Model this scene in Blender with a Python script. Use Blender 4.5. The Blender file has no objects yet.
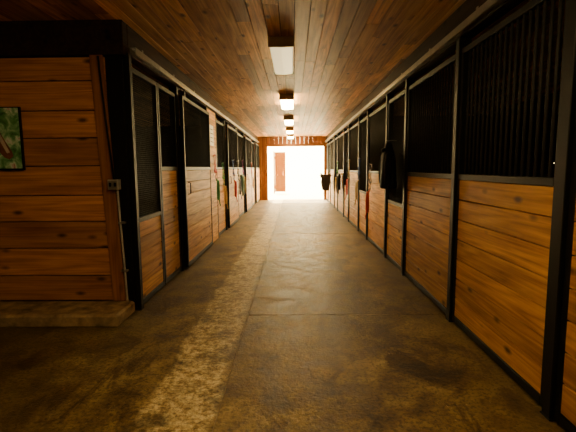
import bpy, bmesh, math, random
from mathutils import Vector, Matrix
random.seed(7)
F=415.0
# ------------------------------------------------------------------ materials
def newmat(name):
    m=bpy.data.materials.new(name); m.use_nodes=True
    nt=m.node_tree; b=nt.nodes['Principled BSDF']
    return m,nt,b
def math_(nt,op,a,b=None,c=None,clamp=False):
    n=nt.nodes.new('ShaderNodeMath'); n.operation=op; n.use_clamp=clamp
    for i,v in enumerate((a,b,c)):
        if v is None: continue
        if isinstance(v,(int,float)): n.inputs[i].default_value=v
        else: nt.links.new(v,n.inputs[i])
    return n.outputs[0]
def mix(nt,fac,a,b,mode='MIX'):
    n=nt.nodes.new('ShaderNodeMix'); n.data_type='RGBA'; n.blend_type=mode
    for s,v in ((n.inputs[0],fac),(n.inputs[6],a),(n.inputs[7],b)):
        if isinstance(v,(int,float)): s.default_value=v
        elif isinstance(v,tuple): s.default_value=(*v,1) if len(v)==3 else v
        else: nt.links.new(v,s)
    return n.outputs[2]
def ramp(nt,fac,stops):
    n=nt.nodes.new('ShaderNodeValToRGB'); cr=n.color_ramp
    while len(cr.elements)<len(stops): cr.elements.new(0.5)
    for e,(p,c) in zip(cr.elements,stops):
        e.position=p; e.color=(*c,1) if len(c)==3 else c
    nt.links.new(fac,n.inputs[0]); return n.outputs[0]
def noise(nt,vec,scale,detail=4,rough=.55,dist=0):
    n=nt.nodes.new('ShaderNodeTexNoise'); n.inputs['Scale'].default_value=scale
    n.inputs['Detail'].default_value=detail; n.inputs['Roughness'].default_value=rough
    n.inputs['Distortion'].default_value=dist
    nt.links.new(vec,n.inputs['Vector']); return n.outputs['Fac']
def vscale(nt,vec,s):
    n=nt.nodes.new('ShaderNodeVectorMath'); n.operation='MULTIPLY'
    nt.links.new(vec,n.inputs[0]); n.inputs[1].default_value=s; return n.outputs[0]

def wood(name,axis,dark,mid,light,rough=.5,knots=1.0,var=.5,spec=.35):
    m,nt,b=newmat(name); L=nt.links
    tc=nt.nodes.new('ShaderNodeTexCoord')
    at=nt.nodes.new('ShaderNodeAttribute'); at.attribute_name='rnd'
    sc=vscale(nt,at.outputs['Vector'],(37,53,71))
    ad=nt.nodes.new('ShaderNodeVectorMath'); ad.operation='ADD'
    L.new(tc.outputs['Object'],ad.inputs[0]); L.new(sc,ad.inputs[1]); v=ad.outputs[0]
    def s(al,ac):
        t=[ac,ac,ac]; t['XYZ'.index(axis)]=al; return vscale(nt,v,tuple(t))
    rings=noise(nt,s(.30,5.0),1,2,.5,.2)
    rings=math_(nt,'PINGPONG',math_(nt,'MULTIPLY',rings,17),1)
    streak=noise(nt,s(1.2,60),1,5,.65)
    blotch=noise(nt,s(1.2,5),1,4,.6)
    f=math_(nt,'ADD',math_(nt,'MULTIPLY',rings,.20),math_(nt,'MULTIPLY',streak,.62))
    f=math_(nt,'ADD',f,math_(nt,'MULTIPLY',math_(nt,'SUBTRACT',blotch,.5),.55))
    col=ramp(nt,f,[(.18,light),(.43,mid),(.72,dark)])
    vo=nt.nodes.new('ShaderNodeTexVoronoi'); vo.inputs['Scale'].default_value=1
    L.new(s(2.6,6.0),vo.inputs['Vector'])
    k=ramp(nt,vo.outputs['Distance'],[(.06,(1,1,1)),(.19,(0,0,0))])
    kf=math_(nt,'MULTIPLY',k,.9*knots)
    col=mix(nt,kf,col,tuple(c*.2 for c in dark))
    sep=nt.nodes.new('ShaderNodeSeparateXYZ'); L.new(at.outputs['Vector'],sep.inputs[0])
    br=math_(nt,'ADD',math_(nt,'MULTIPLY',sep.outputs[0],var),1-var*.6)
    cb=nt.nodes.new('ShaderNodeCombineXYZ')
    for i in range(3): L.new(br,cb.inputs[i])
    col=mix(nt,1.0,col,cb.outputs[0],'MULTIPLY')
    L.new(col,b.inputs['Base Color'])
    b.inputs['Roughness'].default_value=rough; b.inputs['Specular IOR Level'].default_value=spec
    bp=nt.nodes.new('ShaderNodeBump'); bp.inputs['Strength'].default_value=.25; bp.inputs['Distance'].default_value=.004
    L.new(f,bp.inputs['Height']); L.new(bp.outputs[0],b.inputs['Normal'])
    return m
def plain(name,c,rough=.5,metal=0,var=.25,scale=12,spec=.5):
    m,nt,b=newmat(name)
    tc=nt.nodes.new('ShaderNodeTexCoord')
    n=noise(nt,tc.outputs['Object'],scale,4,.6)
    col=ramp(nt,n,[(.3,tuple(x*(1-var) for x in c)),(.7,tuple(min(1,x*(1+var)) for x in c))])
    nt.links.new(col,b.inputs['Base Color'])
    b.inputs['Roughness'].default_value=rough; b.inputs['Metallic'].default_value=metal
    b.inputs['Specular IOR Level'].default_value=spec
    return m
def emis(name,c,s,base=(.8,.75,.6)):
    m,nt,b=newmat(name)
    b.inputs['Base Color'].default_value=(*base,1)
    b.inputs['Emission Color'].default_value=(*c,1); b.inputs['Emission Strength'].default_value=s
    b.inputs['Roughness'].default_value=.4
    return m
PD,PM,PL=(.19,.068,.012),(.50,.222,.044),(.74,.375,.09)
W_Y=wood('pine_boards_y','Y',PD,PM,PL,.55,spec=.22)
W_X=wood('pine_boards_x','X',(.16,.052,.012),(.42,.17,.042),(.62,.285,.08),.55,1,.6)
W_Z=wood('pine_boards_z','Z',(.12,.038,.008),(.27,.10,.02),(.38,.16,.04),.5,.5)
W_C=wood('ceiling_boards','Y',(.19,.07,.018),(.58,.29,.085),(.85,.50,.18),.5,1,.85,spec=.25)
W_D=wood('shade_toned_boards','Y',(.01,.006,.003),(.025,.013,.006),(.04,.02,.01),.8,spec=.1)  # interior shade put into the colour, keeps walls dark where aisle light enters
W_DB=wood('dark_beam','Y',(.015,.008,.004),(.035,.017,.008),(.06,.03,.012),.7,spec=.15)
BLK=plain('black_steel',(.005,.005,.005),.5,0,.3,spec=.2)
BLKM=plain('matte_black_bars',(.014,.012,.010),.6,0,.3,spec=.18)
DKM=plain('fine_black_screen',(.005,.005,.005),.7,0,.3,spec=.08)
MESHM=plain('dark_wire_mesh',(.024,.022,.019),.5,0,.9,22,spec=.15)
STEEL=plain('galvanised_steel',(.30,.28,.24),.45,.8,.2)
GREY=plain('grey_plastic',(.38,.37,.34),.5)
DARKFAB=plain('black_fabric',(.010,.010,.012),.8,0,.3,30,.2)
LEATH=plain('dark_leather',(.03,.014,.007),.4)
WHITE=plain('white_paint',(.7,.68,.62),.5,0,.08)

def floor_mat():
    m,nt,b=newmat('stained_concrete'); L=nt.links
    g=nt.nodes.new('ShaderNodeTexCoord'); P=g.outputs['Object']
    big=noise(nt,P,.9,5,.6,.4); med=noise(nt,P,4,6,.65,.3); fine=noise(nt,P,38,5,.7); mott=noise(nt,P,15,4,.75)
    f=math_(nt,'ADD',math_(nt,'MULTIPLY',big,.45),math_(nt,'MULTIPLY',med,.55))
    base=ramp(nt,f,[(.39,(.058,.033,.008)),(.46,(.135,.083,.022)),(.53,(.235,.158,.046)),(.62,(.40,.29,.10))])
    sx=nt.nodes.new('ShaderNodeSeparateXYZ'); L.new(P,sx.inputs[0])
    wob=noise(nt,vscale(nt,P,(1,.8,1)),2.2,5,.65)
    x=math_(nt,'ADD',sx.outputs[0],math_(nt,'MULTIPLY',math_(nt,'SUBTRACT',wob,.5),.28))
    d=math_(nt,'ABSOLUTE',math_(nt,'ADD',x,.73))
    msk=math_(nt,'SUBTRACT',1,math_(nt,'DIVIDE',math_(nt,'SUBTRACT',d,.19),.05,clamp=True),clamp=True)
    crisp=math_(nt,'LESS_THAN',sx.outputs[0],-.475)
    msk=math_(nt,'MULTIPLY',msk,crisp)
    wear=ramp(nt,med,[(.38,(.2,.2,.2)),(.50,(1,1,1))])
    msk=math_(nt,'MULTIPLY',msk,wear)
    strip=ramp(nt,mott,[(.38,(.22,.15,.055)),(.47,(.52,.39,.17)),(.58,(.80,.68,.38))])
    sp=ramp(nt,fine,[(.40,(.45,.45,.45)),(.52,(1,1,1)),(.64,(1.0,1.0,1.0)),(.71,(1.8,1.75,1.5))])
    st=noise(nt,vscale(nt,P,(1.4,.7,1)),1.7,6,.7,.8)
    stm=ramp(nt,st,[(.38,(.32,.27,.2)),(.485,(1,1,1))])
    base=mix(nt,1.0,base,stm,'MULTIPLY')
    col=mix(nt,math_(nt,'MULTIPLY',msk,.85),base,strip)
    col=mix(nt,1.0,col,sp,'MULTIPLY')
    fl=noise(nt,vscale(nt,P,(1,.6,1)),26,3,.8,.5)
    flm=ramp(nt,fl,[(.66,(0,0,0)),(.70,(1,1,1))])
    zone=ramp(nt,noise(nt,P,1.3,3,.6),[(.50,(0,0,0)),(.60,(1,1,1))])
    col=mix(nt,math_(nt,'MULTIPLY',math_(nt,'MULTIPLY',flm,zone),.6),col,(.50,.40,.20))
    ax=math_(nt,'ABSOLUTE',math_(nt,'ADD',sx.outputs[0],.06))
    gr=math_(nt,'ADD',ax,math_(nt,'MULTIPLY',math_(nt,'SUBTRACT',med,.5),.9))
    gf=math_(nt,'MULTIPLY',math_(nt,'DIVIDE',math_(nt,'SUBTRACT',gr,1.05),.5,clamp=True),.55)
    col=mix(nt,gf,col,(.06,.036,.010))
    L.new(col,b.inputs['Base Color'])
    L.new(math_(nt,'ADD',math_(nt,'MULTIPLY',med,.5),.3),b.inputs['Roughness'])
    b.inputs['Specular IOR Level'].default_value=.25
    bp=nt.nodes.new('ShaderNodeBump'); bp.inputs['Strength'].default_value=.7; bp.inputs['Distance'].default_value=.010
    L.new(math_(nt,'ADD',math_(nt,'MULTIPLY',fine,.5),mott),bp.inputs['Height']); L.new(bp.outputs[0],b.inputs['Normal'])
    return m
CONC=floor_mat()
CURB=plain('curb_concrete',(.24,.165,.08),.85,0,.7,7)

# ------------------------------------------------------------------ mesh builder
class MB:
    def __init__(s,name): s.n=name; s.v=[]; s.f=[]; s.m=[]; s.r=[]; s.mats=[]; s.sm=[]
    def mi(s,mat):
        if mat not in s.mats: s.mats.append(mat)
        return s.mats.index(mat)
    def add(s,vs,fs,mat,smooth=False,rnd=None):
        r=rnd or (random.random(),random.random(),random.random())
        o=len(s.v); s.v+= [Vector(v) for v in vs]; s.r+=[r]*len(vs)
        i=s.mi(mat)
        for f in fs: s.f.append(tuple(o+k for k in f)); s.m.append(i); s.sm.append(smooth)
    def box(s,x0,x1,y0,y1,z0,z1,mat,M=None):
        if x0>x1:x0,x1=x1,x0
        if y0>y1:y0,y1=y1,y0
        vs=[Vector((x,y,z)) for z in (z0,z1) for y in (y0,y1) for x in (x0,x1)]
        if M: vs=[M@v for v in vs]
        s.add(vs,[(0,2,3,1),(4,5,7,6),(0,1,5,4),(2,6,7,3),(0,4,6,2),(1,3,7,5)],mat)
    def loft(s,rings,mat,cap=True,smooth=True):
        n=len(rings[0]); vs=[p for r in rings for p in r]; fs=[]
        for i in range(len(rings)-1):
            for j in range(n):
                fs.append((i*n+j,i*n+(j+1)%n,(i+1)*n+(j+1)%n,(i+1)*n+j))
        if cap: fs.append(tuple(range(n))[::-1]); fs.append(tuple((len(rings)-1)*n+j for j in range(n)))
        s.add(vs,fs,mat,smooth)
    def tube(s,pts,r,mat,n=8,flat=None,closed=False):
        pts=[Vector(p) for p in pts]; rings=[]; N=len(pts)
        for i,p in enumerate(pts):
            if closed: t=pts[(i+1)%N]-pts[i-1]
            else: t=pts[min(i+1,N-1)]-pts[max(i-1,0)]
            t.normalize(); up=Vector((1,0,0)) if abs(t.x)<.9 else Vector((0,0,1))
            a=t.cross(up).normalized(); b=t.cross(a).normalized()
            rr=r[i] if isinstance(r,(list,tuple)) else r
            ra,rb=(rr,rr) if not flat else (rr,rr*flat)
            rings.append([p+a*ra*math.cos(2*math.pi*k/n)+b*rb*math.sin(2*math.pi*k/n) for k in range(n)])
        if closed: rings.append(rings[0]); s.loft(rings,mat,False)
        else: s.loft(rings,mat,True)
    def done(s,bevel=0,subs=0,center=True,parent=None):
        me=bpy.data.meshes.new(s.n)
        c=Vector((0,0,0))
        if center:
            xs=[v.x for v in s.v]; ys=[v.y for v in s.v]; zs=[v.z for v in s.v]
            c=Vector(((min(xs)+max(xs))/2,(min(ys)+max(ys))/2,min(zs)))
        me.from_pydata([v-c for v in s.v],[],s.f)
        for m in s.mats: me.materials.append(m)
        for p,i,q in zip(me.polygons,s.m,s.sm): p.material_index=i; p.use_smooth=q
        a=me.attributes.new('rnd','FLOAT_VECTOR','POINT')
        for i,r in enumerate(s.r): a.data[i].vector=r
        bm=bmesh.new(); bm.from_mesh(me); bmesh.ops.recalc_face_normals(bm,faces=bm.faces); bm.to_mesh(me); bm.free()
        ob=bpy.data.objects.new(s.n,me); bpy.context.collection.objects.link(ob); ob.location=c
        if bevel:
            b=ob.modifiers.new('bevel','BEVEL'); b.width=bevel; b.segments=1; b.limit_method='ANGLE'; b.angle_limit=1.0
        if subs:
            b=ob.modifiers.new('sub','SUBSURF'); b.levels=subs; b.render_levels=subs
        if parent: ob.parent=parent
        return ob

XL,XR=1.66,1.52
YB,YE=-4.0,19.6
XO=5.2
HC=2.95
# ------------------------------------------------------------------ shell
b=MB('floor')
b.box(-XO,XO,YB,YE,-.25,-.012,CURB)
ys=[YB,.2,4.12,9.4,14.6,YE+.3]
for i in range(len(ys)-1):
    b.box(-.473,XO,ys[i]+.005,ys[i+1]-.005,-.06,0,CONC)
ys=[YB,1.9,YE+.3]
for i in range(len(ys)-1):
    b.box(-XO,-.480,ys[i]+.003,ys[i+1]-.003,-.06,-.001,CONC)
b.done(center=False)

b=MB('ceiling')
b.box(-XO,XO,YB,YE,HC+.03,HC+.12,W_DB)
x=-XO
while x<XO:
    w=.145; y=YB-random.uniform(0,3)
    while y<YE:
        l=random.choice((1.8,2.4,3.0,3.6)); y1=min(y+l,YE)
        dz=random.uniform(0,.003)
        if y1>YB: b.box(x+.003,min(x+w-.003,XO),max(y,YB)+.003,y1-.003,HC-dz,HC+.03,W_C)
        y+=l
    x+=w
b.done(bevel=.002,center=False)

def wall(name,x0,x1,y0,y1,mat=W_D):
    b=MB(name); z=-.05
    while z<HC+.1:
        b.box(x0,x1,y0,y1,z+.003,min(z+.2,HC+.12),mat); z+=.2
    return b.done()
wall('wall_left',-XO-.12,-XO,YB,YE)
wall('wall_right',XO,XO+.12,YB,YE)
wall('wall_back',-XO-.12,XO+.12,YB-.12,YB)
OX0,OX1,OZ=-1.22,1.42,2.50
b=MB('wall_far')
x=-XO-.1
while x<XO+.1:
    x1=x+.2
    if x1<=OX0 or x>=OX1: b.box(x+.003,x1-.003,YE,YE+.12,0,HC+.12,W_Z)
    elif x<OX0: b.box(x+.003,OX0,YE,YE+.12,0,HC+.12,W_Z); b.box(OX0,x1-.003,YE,YE+.12,OZ,HC+.12,W_Z)
    elif x1>OX1: b.box(OX1,x1-.003,YE,YE+.12,0,HC+.12,W_Z); b.box(x+.003,OX1,YE,YE+.12,OZ,HC+.12,W_Z)
    else: b.box(x+.003,x1-.003,YE,YE+.12,OZ,HC+.12,W_Z)
    x=x1
b.done()
b=MB('trim_1')
b.box(OX0-.12,OX0,YE-.03,YE+.14,0,OZ+.12,W_Z); b.box(OX1,OX1+.12,YE-.03,YE+.14,0,OZ+.12,W_Z)
b.box(OX0,OX1,YE-.03,YE+.14,OZ,OZ+.12,W_Z)
b.done(bevel=.004)

# ------------------------------------------------------------------ stall fronts
BARZ=2.5
def front(side,y0,y1,wt,name,door=False,mesh=False,mm=None):
    mm=mm or DKM
    xa=(XR if side>0 else XL)
    z0=.02
    if door: xa-=.075; z0=.035
    b=MB(name)
    def bx(a0,a1,*r): b.box(side*(xa+a0),side*(xa+a1),*r)
    st=.045
    bx(0,.05,y0,y0+st,z0,BARZ+.05,BLK); bx(0,.05,y1-st,y1,z0,BARZ+.05,BLK)
    bx(0,.05,y0+st,y1-st,z0,z0+.06,BLK); bx(0,.05,y0+st,y1-st,BARZ,BARZ+.05,BLK)
    bx(0,.05,y0+st,y1-st,wt,wt+.05,BLK)
    n=max(1,round((wt-z0-.06)/.178)); h=(wt-z0-.06)/n
    for i in range(n):
        z=z0+.06+i*h
        bx(.008,.042,y0+st-.005,y1-st+.005,z+.0035,z+h-.0035,W_Y)
    if mesh:
        ya=y0+st; yb=y1-st
        k=ya
        while k<yb:
            bx(.02,.024,k,k+.006,wt+.05,BARZ,mm); k+=.022
        z=wt+.05
        while z<BARZ:
            bx(.024,.028,ya,yb,z,z+.006,mm); z+=.022
    else:
        nb=int((y1-y0-2*st)/.075)
        for i in range(1,nb):
            y=y0+st+(y1-y0-2*st)*i/nb
            b.tube([(side*(xa+.025),y,wt+.04),(side*(xa+.025),y,BARZ+.01)],.0115,BLKM,8)
    if door:
        yh=y0+.09
        b.tube([(side*(xa-.0),yh+.06,1.12),(side*(xa-.035),yh+.06,1.13),(side*(xa-.035),yh+.06,1.29),(side*xa,yh+.06,1.30)],.008,BLK,8)
        for yy in (y0+.18,y1-.18):
            bx(.01,.02,yy-.03,yy+.03,BARZ+.05,2.66,BLK)
    return b.done(bevel=.003)
def post(side,y,w=.08):
    xa=(XR if side>0 else XL)
    b=MB('stall_post'); b.box(side*(xa-.02),side*(xa+.09),y-w/2,y+w/2,0,2.655,BLK)
    b.box(side*(xa-.025),side*(xa+.1),y-w/2-.01,y+w/2+.01,0,.012,BLK)
    return b.done(bevel=.004)
YW=4.26
WL,WR=1.48,1.38
front(-1,4.36,5.18,.93,'stall_door_with_mesh_window',mesh=True,mm=MESHM)
front(-1,5.20,5.97,WL,'stall_front_panel',mesh=True)
post(-1,4.315,.07); post(-1,6.02)
front(-1,6.08,7.98,WL,'stall_sliding_door',door=True,mesh=True)
b=MB('timber_pier')
z=0
for i in range(15):
    b.box(-XL+.02,-XL-.06,8.08,8.88,z+.003,z+.174,W_Y); z+=.177
b.done(bevel=.003)
post(-1,8.03,.05)
post(-1,8.94,.06)
lp=[10.1,12.0,13.9,15.8,17.7]
prev=8.97
for i,y in enumerate(lp+[19.5]):
    dr=i%2==1
    front(-1,prev+.03,y-.05,WL,'stall_sliding_door' if dr else 'stall_front_panel',door=dr,mesh=True)
    if y<19: post(-1,y)
    prev=y+.03
rp=[-3.0,-1.2,.6,2.36,3.95,5.7,6.85,8.6,9.75,11.5,12.65,14.4,15.55,17.3,18.4]
rk=['p','d','p','d','p','w','p','w','p','w','p','w','p','w']
for i in range(len(rp)-1):
    y0,y1=rp[i]+.05,rp[i+1]-.05
    k=rk[i]
    if k=='w': front(1,y0,y1,.93,'stall_door_with_mesh_window',mesh=True)
    else: front(1,y0,y1,WR,'stall_front_panel')
for y in rp: post(1,y)
front(1,18.45,19.5,WR,'stall_front_panel')
for side,ylist in ((-1,[8.03,12.0,15.8]),(1,[-1.2,2.36,6.85,9.75,12.65,15.55])):
    xa=(XR if side>0 else XL)+.1
    for y in ylist:
        b=MB('stall_partition'); z=0
        while z<2.3:
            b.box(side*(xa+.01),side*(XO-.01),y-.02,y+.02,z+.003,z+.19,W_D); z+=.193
        b.done()
for side,y0 in ((-1,4.33),(1,YB)):
    xa=(XR if side>0 else XL)
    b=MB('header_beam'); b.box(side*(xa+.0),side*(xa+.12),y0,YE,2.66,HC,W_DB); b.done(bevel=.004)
    b=MB('sliding_door_track')
    x0=xa-.075
    b.box(side*x0,side*(x0+.06),y0,YE-.05,2.715,2.722,STEEL)
    b.box(side*x0,side*(x0+.005),y0,YE-.05,2.66,2.715,STEEL)
    b.box(side*(x0+.055),side*(x0+.06),y0,YE-.05,2.66,2.715,STEEL)
    y=y0+.4
    while y<YE-.3:
        b.box(side*(x0+.01),side*(xa-.001),y-.02,y+.02,2.722,2.73,STEEL)
        b.box(side*(xa-.006),side*(xa-.001),y-.02,y+.02,2.70,2.80,STEEL); y+=1.2
    b.done()
# ------------------------------------------------------------------ left cross wall facing the camera
b=MB('wall_tack_room')
z=.13; 
for h in (.27,.29,.28,.27,.30,.28,.27,.29,.23):
    xs=[-XO,-3.6+random.uniform(-.1,.1) if h>.28 else -XO,-1.86]
    xs=sorted(set(xs))
    for i in range(len(xs)-1): b.box(xs[i]+.002,xs[i+1]-.002,YW-.04,YW,z+.005,z+h-.005,W_X)
    z+=h
b.box(-XO,-1.77,YW,YW+.06,.12,z,W_D)
vs=[]
for (zz,xa_,xb_) in ((.13,-1.90,-1.77),(2.62,-2.0,-1.87)):
    for yy in (YW-.065,YW-.04):
        vs+=[(xa_,yy,zz),(xb_,yy,zz)]
b.add(vs,[(0,1,3,2),(4,6,7,5),(0,4,5,1),(2,3,7,6),(0,2,6,4),(1,5,7,3)],W_Z)
b.box(-1.86,-1.69,YW-.03,YW,.13,2.62,BLK)
b.done(bevel=.004)
b=MB('header_beam'); b.box(-XO,-1.66,YW-.06,YW+.06,z+.01,HC,W_DB); b.done(bevel=.005)
b=MB('concrete_curb'); b.box(-XO,-1.69,3.80,4.25,-.01,.12,CURB); b.done(bevel=.02)

# ------------------------------------------------------------------ outlet and conduit
b=MB('electrical_outlet_box')
b.box(-1.86,-1.75,YW-.13,YW-.07,1.30,1.40,GREY); b.box(-1.85,-1.76,YW-.14,YW-.13,1.31,1.39,STEEL)
for xx in (-1.83,-1.78):
    b.box(xx-.012,xx+.012,YW-.146,YW-.14,1.33,1.37,BLK)
b.tube([(-1.78,YW-.09,1.31),(-1.77,YW-.09,1.0),(-1.75,YW-.09,.5),(-1.74,YW-.09,.14)],.010,GREY,10)
b.tube([(-1.81,YW-.09,1.39),(-1.86,YW-.09,2.0),(-1.90,YW-.09,2.6)],.010,BLK,10)
for zz in (.45,.95): b.box(-1.79,-1.72,YW-.105,YW-.06,zz,zz+.02,STEEL)
b.done(bevel=.003)

# ------------------------------------------------------------------ painting of a horse
def canvas():
    m,nt,bb=newmat('painted_foliage'); tc=nt.nodes.new('ShaderNodeTexCoord')
    n=noise(nt,tc.outputs['Object'],9,4,.6,.6)
    c=ramp(nt,n,[(.32,(.03,.12,.04)),(.45,(.10,.34,.12)),(.55,(.35,.62,.35)),(.62,(.75,.85,.8)),(.72,(.5,.18,.14))])
    nt.links.new(c,bb.inputs['Base Color']); bb.inputs['Roughness'].default_value=.35; return m
b=MB('horse_painting')
px0,px1,pz0,pz1=-3.25,-2.73,1.50,2.13; yf=YW-.04
b.box(px0,px1,yf-.03,yf,pz0,pz1,BLK)
b.box(px0+.012,px1-.012,yf-.036,yf-.03,pz0+.02,pz1-.012,canvas())
HB=plain('horse_brown_paint',(.20,.07,.03),.5,0,.4,20); HW=plain('horse_white_paint',(.6,.5,.42),.5)
def flat(pts,mat,y):
    n=len(pts); vs=[(p[0],y,p[1]) for p in pts]+[(p[0],y+.002,p[1]) for p in pts]
    fs=[tuple(range(n)),tuple(range(n,2*n))[::-1]]+[(i,i+n,(i+1)%n+n,(i+1)%n) for i in range(n)]
    b.add(vs,fs,mat)
head=[(0,0),(.05,.16),(.10,.30),(.17,.40),(.18,.47),(.215,.42),(.27,.36),(.33,.24),(.39,.14),(.40,.09),(.36,.06),(.31,.08),(.24,.16),(.22,.10),(.24,0)]
flat([(px0+.03+x,pz0+.05+z) for x,z in head],HB,yf-.039)
flat([(px0+.03+x,pz0+.05+z) for x,z in [(.255,.34),(.285,.31),(.37,.13),(.34,.12),(.25,.30)]],HW,yf-.042)
b.done()

# ------------------------------------------------------------------ fluorescent fixtures
LIT=emis('lit_diffuser',(1,.74,.30),62); NEAR=emis('added_fill_diffuser',(1,.72,.30),33); OFF=emis('dim_diffuser',(1,.80,.40),1.1,(.72,.66,.45))  # NEAR: glow of the added out-of-view fixtures, lowered to darken the corners
def fixture(y0,mat,power=0):
    root=bpy.data.objects.new('fluorescent_ceiling_light',None); bpy.context.collection.objects.link(root)
    cx=-.13; L=1.35; root.location=(cx,y0+L/2,HC)
    b=MB('housing'); b.box(-.10,.10,-L/2,L/2,-.03,0,WHITE)
    b.box(-.145,.145,-L/2-.012,-L/2,-.115,0,WHITE); b.box(-.145,.145,L/2,L/2+.012,-.115,0,WHITE)
    o=b.done(bevel=.004); o.parent=root
    b=MB('diffuser'); ring=[]
    for yy in (-L/2+.001,L/2-.001):
        ring.append([(-.10,yy,-.031),(-.135,yy,-.07),(-.12,yy,-.11),(0,yy,-.12),(.12,yy,-.11),(.135,yy,-.07),(.10,yy,-.031)])
    b.loft([[Vector(p) for p in r] for r in ring],mat,True,False)
    o=b.done(); o.parent=root
fixture(4.8,OFF)
fixture(8.4,LIT); fixture(11.9,LIT); fixture(15.2,LIT); fixture(18.0,LIT)
fixture(.9,NEAR); fixture(-2.4,NEAR)  # unseen fixtures, added overhead and behind the camera to brighten the foreground

# ------------------------------------------------------------------ jacket on a hook
def jacket(xc,yc,ztop):
    b=MB('hanging_black_jacket')
    def ring(z,a,c,ox=0,oy=0,n=28,ph=0,amp=.1):
        return [Vector((xc+ox+a*math.cos(t)*(1+amp*math.sin(5*t+ph)),yc+oy+c*math.sin(t)*(1+amp*math.sin(7*t+ph*1.3)),z)) for t in [2*math.pi*k/n for k in range(n)]]
    prof=[(0,.02,.03),(-.02,.045,.06),(-.07,.06,.09),(-.11,.07,.13),(-.17,.09,.18),(-.29,.10,.19),(-.43,.105,.20),(-.56,.11,.21),(-.66,.115,.215),(-.68,.10,.20)]
    b.loft([ring(ztop+z,a,c,ph=i*.35,amp=.03+.012*i) for i,(z,a,c) in enumerate(prof)],DARKFAB)
    for sg in (-1,1):
        pts=[(xc-.01,yc+sg*.14,ztop-.15),(xc-.03,yc+sg*.19,ztop-.24),(xc-.05,yc+sg*.20,ztop-.38),(xc-.05,yc+sg*.19,ztop-.52),(xc-.05,yc+sg*.195,ztop-.62)]
        b.tube(pts,[.055,.06,.055,.05,.045],DARKFAB,12)
    b.tube([(xc-.05,yc-.09,ztop-.10),(xc-.085,yc,ztop-.13),(xc-.05,yc+.09,ztop-.10)],[.03,.045,.03],DARKFAB,10)
    b.tube([(xc-.117,yc,ztop-.16),(xc-.122,yc,ztop-.35),(xc-.132,yc,ztop-.64)],.004,DARKFAB,6)
    b.tube([(XR-.002,yc,ztop+.02),(xc+.01,yc,ztop+.03),(xc-.02,yc,ztop+.01),(xc-.02,yc,ztop+.04)],.006,STEEL,8)
    b.done(subs=1)
jacket(1.385,6.15,1.86)

# ------------------------------------------------------------------ halters / ropes
def col(n,c): return plain(n,c,.7,0,.2,40)
RED=col('red_webbing',(.45,.03,.02)); BLUE=col('blue_webbing',(.03,.09,.35)); GRN=col('green_webbing',(.03,.22,.06)); TAN=col('rope_tan',(.45,.30,.12)); YEL=col('yellow_rope',(.65,.42,.05)); PUR=col('purple_webbing',(.2,.04,.25))
def halter(side,y,z,m,rope,off=0):
    xa=(XR if side>0 else XL)-.03-off
    b=MB('horse_halter_with_lead_rope')
    x=side*(xa-.0)
    b.tube([(side*(xa+.008),y,z),(side*(xa-.04),y,z+.005),(side*(xa-.045),y,z+.03)],.006,STEEL,8)
    def loop(cy,cz,ry,rz,xo,r=.011,mat=m):
        b.tube([(x-side*(xo+.01*math.sin(3*t)),cy+ry*math.sin(t),cz+rz*math.cos(t)) for t in [2*math.pi*k/20 for k in range(20)]],r,mat,6,flat=.45,closed=True)
    loop(y,z-.17,.09,.18,.02); loop(y+.01,z-.40,.11,.075,.035); loop(y-.02,z-.27,.075,.08,.03)
    for dy in (-.1,.11): 
        b.tube([(x-side*.03,y+dy*.7,z-.28),(x-side*.035,y+dy,z-.38)],.012,m,6,flat=.5)
    loop(y,z-.475,.018,.018,.03,.004,STEEL)
    pts=[]
    for k in range(40):
        t=k/39*2*math.pi*2.5
        pts.append((x-side*(.05+.006*k/6),y+.07*math.sin(t),z-.72+.20*math.cos(t)))
    b.tube([(x-side*.03,y,z-.48)]+pts+[(x-side*.10,y+.05,z-1.05)],.010,rope,6)
    b.done()
halter(-1,8.55,1.78,RED,GRN); halter(-1,9.5,1.62,GRN,TAN); halter(-1,10.6,1.7,BLUE,RED,.075); halter(-1,11.5,1.7,LEATH,LEATH,.075); halter(-1,13.2,1.75,PUR,TAN); halter(-1,15.2,1.7,RED,TAN,.075)
halter(1,8.0,1.55,LEATH,RED); halter(1,9.4,1.7,BLUE,TAN); halter(1,11.1,1.7,TAN,RED); halter(1,14.0,1.7,GRN,YEL)
b=MB('stall_name_sign'); 
b.box(-XL+.021,-XL+.045,8.15,8.5,1.95,2.35,WHITE); b.box(-XL+.021,-XL+.05,8.13,8.52,1.93,1.95,W_Y); b.box(-XL+.021,-XL+.05,8.13,8.52,2.35,2.37,W_Y)
for i in range(4): b.box(-XL+.045,-XL+.047,8.18,8.46-.05*(i%2),2.02+i*.08,2.035+i*.08,BLK)
b.done()
def blanket(side,y0,y1,z,mat):
    xa=(XR if side>0 else XL)-.10
    b=MB('folded_horse_blanket')
    n=18; ring=[]
    for i in range(n+1):
        y=y0+(y1-y0)*i/n; w=.012*math.sin(i*1.3)
        prof=[(-.035,-.62),(-.05+w,-.4),(-.05-w,-.15),(-.04,-.02),(0,.025),(.03,-.02),(.035,-.3),(.03,-.5),(.012,-.5),(.012,-.03),(0,.0),(-.018,-.03),(-.025-w,-.2),(-.02,-.62)]
        ring.append([Vector((side*(xa+p[0]),y,z+p[1])) for p in prof])
    b.loft(ring,mat)
    b.tube([(side*xa,y0-.08,z-.01),(side*xa,y1+.08,z-.01)],.012,STEEL,8)
    for yy in (y0-.07,y1+.07): b.tube([(side*xa,yy,z-.01),(side*(xa+.095),yy,z-.01)],.009,STEEL,8)
    b.done()
blanket(-1,12.3,12.8,1.3,col('green_blanket',(.03,.08,.04)))
blanket(1,12.9,13.5,1.3,DARKFAB)
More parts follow.
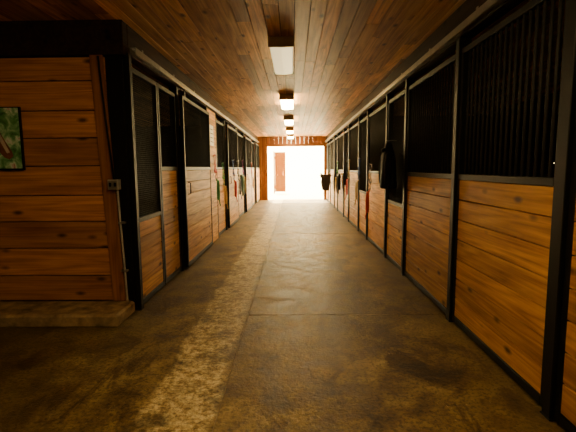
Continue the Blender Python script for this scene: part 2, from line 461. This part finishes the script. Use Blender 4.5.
def saddle(side,y,z):
    xa=(XR if side>0 else XL)-.002
    b=MB('saddle_on_wall_rack')
    x0=xa-.03; L=.45
    for dy in (-.07,.07): b.tube([(side*xa,y+dy,z-.03),(side*(x0-L),y+dy,z-.03),(side*(x0-L-.02),y+dy,z+.0)],.012,BLK,8)
    b.tube([(side*xa,y,z-.35),(side*(x0-L+.1),y,z-.04)],.012,BLK,8)
    rings=[]
    for i in range(11):
        t=i/10; x=x0-.04-t*(L-.05)
        sag=.10*(2*t-1)**2; w=.13+.05*math.sin(math.pi*t)
        pr=[]
        for k in range(9):
            a=math.pi*k/8; pr.append(Vector((side*x,y+w*math.cos(a),z-.12+(.13+sag)*math.sin(a)+0)))
        for k in range(9):
            a=math.pi*(8-k)/8; pr.append(Vector((side*x,y+(w-.035)*math.cos(a),z-.12+(.09+sag)*math.sin(a))))
        rings.append(pr)
    b.loft(rings,LEATH)
    for sg in (-1,1):
        fl=[(.08,0),(.38,0),(.42,-.2),(.36,-.52),(.12,-.54),(.08,-.25)]
        vs=[(side*(x0-u),y+sg*(.165+.0-.02*w),z-.08+w) for u,w in fl]; vs2=[(p[0],p[1]+sg*.015,p[2]) for p in vs]; n=6
        b.add(vs+vs2,[tuple(range(n)),tuple(range(n,2*n))]+[(i,(i+1)%n,(i+1)%n+n,i+n) for i in range(n)],LEATH)
        b.tube([(side*(x0-.28),y+sg*.2,z-.1),(side*(x0-.28),y+sg*.205,z-.65)],.012,LEATH,6,flat=.5)
        b.tube([(side*(x0-.28+.055*math.cos(t)),y+sg*.205,z-.72+.065*math.sin(t)) for t in [2*math.pi*k/12 for k in range(12)]],.007,STEEL,6,closed=True)
    b.done()
saddle(1,16.4,1.22)

# ------------------------------------------------------------------ outside
b=MB('ground'); 
GR=plain('pale_gravel',(.75,.70,.58),.9,0,.08,3)
b.box(-40,40,YE+.3,90,-.1,-.01,GR); b.done()
b=MB('wooden_gate')
GW=wood('gate_boards','Z',(.06,.018,.0015),(.10,.033,.003),(.125,.044,.005),.9,.3,.3,spec=0)
for i in range(4): b.box(-1.12+i*.16,-.962+i*.16,24.9,24.94,.08,2.45,GW)
b.box(-1.14,-.47,24.86,24.9,.3,.42,GW); b.box(-1.14,-.47,24.86,24.9,2.05,2.17,GW)
M=Matrix.Translation((-.80,24.88,1.22))@Matrix.Rotation(-1.22,4,'Y')
b.box(-.85,.85,-.02,.02,-.05,.05,GW,M)
b.box(-1.20,-1.13,24.84,24.96,-.02,2.5,GW)
b.done()

# ------------------------------------------------------------------ world, sun
w=bpy.data.worlds.new('World'); bpy.context.scene.world=w; w.use_nodes=True
bg=w.node_tree.nodes['Background']; bg.inputs[0].default_value=(1,.74,.35,1); bg.inputs[1].default_value=34
sd=bpy.data.lights.new('sun','SUN'); sd.energy=45; sd.angle=.01; sd.color=(1,.85,.55)
so=bpy.data.objects.new('sun',sd); bpy.context.collection.objects.link(so); so.location=(0,30,20)
so.rotation_euler=Vector((.12,-.75,-1)).to_track_quat('-Z','Y').to_euler()

# ------------------------------------------------------------------ camera
cd=bpy.data.cameras.new('camera'); cam=bpy.data.objects.new('camera',cd); bpy.context.collection.objects.link(cam)
cd.sensor_width=36; cd.lens=F/576*36; cd.clip_end=300
pitch=math.atan(48/F); yaw=math.atan(6/F)
R=Matrix.Rotation(yaw,4,'Z')@Matrix.Rotation(math.pi/2-pitch,4,'X')@Matrix.Rotation(math.radians(-.5),4,'Z')
cam.matrix_world=Matrix.Translation((0,0,1.5))@R
bpy.context.scene.camera=cam
